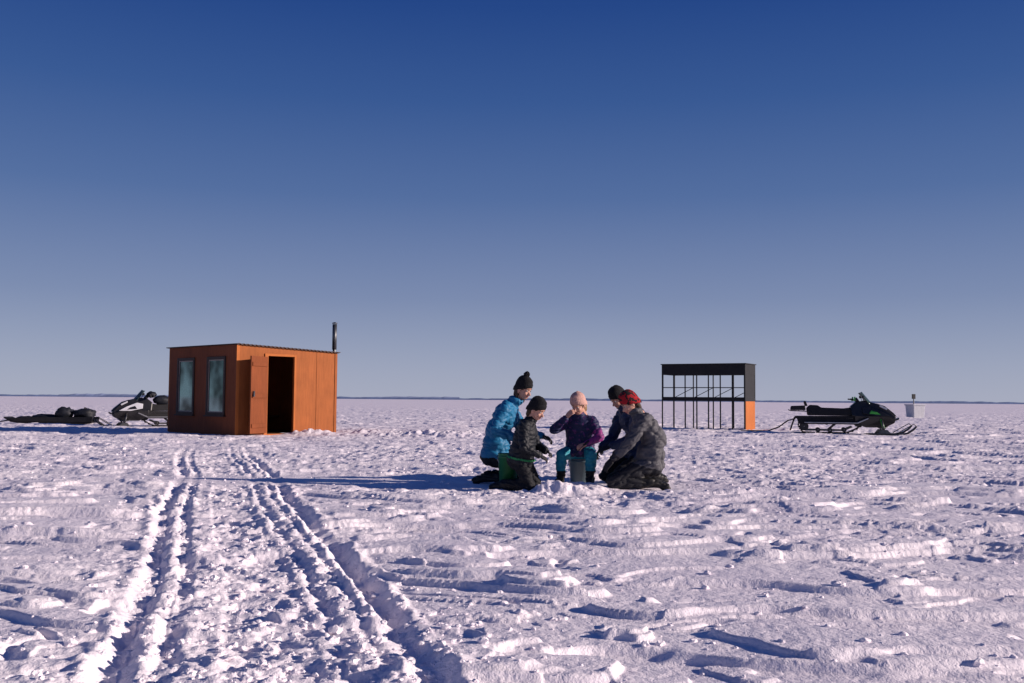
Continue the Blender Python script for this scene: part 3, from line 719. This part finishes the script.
# ------------------------------------------------------------ cargo sled left
sd=empty('cargo_sled',(-15.4,33.8,hz(-15.4,33.8)),math.radians(184));sd.scale=(.92,.92,.88)
prof=[(-1.4,.10),(-1.3,.04),(1.1,.04),(1.5,.10),(1.75,.26),(1.72,.30),(1.45,.17),(1.1,.12),(-1.3,.12)]
extr('hull',prof,-.35,.35,M['plasticm'],sd,.012)
for s in(1,-1): extr('side_wall',[(-1.4,.11),(-1.42,.30),(1.0,.28),(1.6,.24),(1.3,.12)],s*.36-.02,s*.36+.02,M['plasticm'],sd,.008)
for i,(c,r) in enumerate((((-1.0,0,.42),(.36,.30,.20)),((-.3,.05,.44),(.30,.30,.23)),((.35,0,.28),(.5,.30,.12)),((1.0,0,.24),(.4,.28,.08)))):
    v=ICO3[0].copy();v=np.sign(v)*np.abs(v)**.8
    v=v*(1+.25*noise3(ICO3[0]+np.array(c)*3,2.6,i))[:,None]*np.array(r)+np.array(c)
    meshobj('duffel_bag',v,ICO3[1],M['tarp'],sd,smooth=True)
tube('bag_strap',[(-1.05,-.3,.40),(-1.05,-.2,.60),(-1.0,.0,.66),(-1.05,.28,.50)],.02,M['plasticm'],sd,8)
tube('tow_bar',[(1.5,-.25,.2),(2.0,0,.10),(2.5,.0,.05)],.022,M['steel'],sd,8);tube('tow_bar',[(1.5,.25,.2),(2.0,0,.10)],.022,M['steel'],sd,8)

# ------------------------------------------------------------ white tub with post, far right
wb=empty('white_storage_tub',(25.9,64.0,hz(26.2,64)-.05),.3);wb.scale=(.78,.78,.9)
vs=[(-.5,-.45,0),(.5,-.45,0),(.5,.45,0),(-.5,.45,0),(-.58,-.52,.95),(.58,-.52,.95),(.58,.52,.95),(-.58,.52,.95)]
meshobj('tub',vs,[(0,3,2,1),(4,5,6,7),(0,1,5,4),(1,2,6,5),(2,3,7,6),(3,0,4,7)],M['tub'],wb,bevel=.05)
box('rim',(-.63,-.57,.93),(.63,.57,1.02),M['tub'],wb,bevel=.02)
tube('post',[(.35,.6,-.1),(.35,.6,1.75)],.04,M['steel'],wb,8)
box('post_plate',(.2,.55,1.4),(.5,.64,1.75),M['blackpaint'],wb)

# ------------------------------------------------------------ distant shore
def shore(name,dist,x0,x1,hh,col,seed,step=6):
    m=mat(name+'_haze_mat',col,.9,var=.12,vscale=.01,spec=0)  # aerial haze is painted into the blue-grey base colour
    n=int((x1-x0)/step);xs=np.linspace(x0,x1,n+1)
    top=hh*(.55+.5*fbm(xs*.0016,xs*0+seed,3,seed)+.22*fbm(xs*.02,xs*0+seed,3,seed+3))
    top=np.maximum(top,.3);dep=60
    vs=[];fs=[]
    for x,t in zip(xs,top):
        y=dist+80*math.sin(x*.0012+seed)
        vs+=[(x,y,-2),(x,y+dep*.3,t),(x,y+dep,t*.9),(x,y+dep*1.4,-2)]
    for i in range(n):
        for k in range(3): fs.append((i*4+k,(i+1)*4+k,(i+1)*4+k+1,i*4+k+1))
    meshobj(name,vs,fs,m)
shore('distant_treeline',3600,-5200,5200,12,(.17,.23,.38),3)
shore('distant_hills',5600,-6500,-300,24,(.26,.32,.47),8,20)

# ------------------------------------------------------------ light
EL=math.radians(17.2);AZ=math.radians(-6)
S=Vector((math.cos(EL)*math.cos(AZ),math.cos(EL)*math.sin(AZ),math.sin(EL)))
sun=bpy.data.lights.new('sun','SUN');sun.energy=5.6;sun.angle=math.radians(.53);sun.color=(1,.84,.76)
so=bpy.data.objects.new('sun',sun);so.rotation_euler=S.to_track_quat('Z','Y').to_euler();link(so)
w=bpy.data.worlds.new('World');scene.world=w;w.use_nodes=True;nt=w.node_tree;nt.nodes.clear()
out=nt.nodes.new('ShaderNodeOutputWorld');bg=nt.nodes.new('ShaderNodeBackground');bg.inputs['Strength'].default_value=.1
sky=nt.nodes.new('ShaderNodeTexSky');sky.sky_type='NISHITA';sky.sun_disc=False;sky.sun_elevation=EL;sky.sun_rotation=math.radians(96);sky.air_density=1;sky.dust_density=.3;sky.ozone_density=3
tc=nt.nodes.new('ShaderNodeTexCoord');sp=nt.nodes.new('ShaderNodeSeparateXYZ');nt.links.new(tc.outputs['Generated'],sp.inputs[0])
r=nt.nodes.new('ShaderNodeValToRGB');cr=r.color_ramp
stops=[(0,(166,172,195)),(.03,(155,163,190)),(.10,(122,136,174)),(.20,(80,106,158)),(.29,(50,84,146)),(.375,(26,64,134)),(1,(10,30,90))]
cr.elements[0].position=0;cr.elements[1].position=1
for p,c in stops[1:-1]: cr.elements.new(p)
for e,(p,c) in zip(cr.elements,stops): e.color=(*[v*10 for v in s2l(c)],1)
nt.links.new(sp.outputs['Z'],r.inputs['Fac'])
mx=nt.nodes.new('ShaderNodeMix');mx.data_type='RGBA';mx.inputs[0].default_value=.90
nt.links.new(sky.outputs[0],mx.inputs[6]);nt.links.new(r.outputs['Color'],mx.inputs[7]);nt.links.new(mx.outputs[2],bg.inputs['Color'])
nt.links.new(bg.outputs[0],out.inputs[0])

# ------------------------------------------------------------ camera
cam=bpy.data.cameras.new('camera');cam.lens=35;cam.sensor_width=36;cam.clip_end=20000;cam.clip_start=.05
co=bpy.data.objects.new('camera',cam);link(co)
co.matrix_world=Matrix.Translation((0,0,.95))@Matrix.Rotation(math.radians(90+3.36),4,'X')@Matrix.Rotation(math.radians(.45),4,'Z')
scene.camera=co
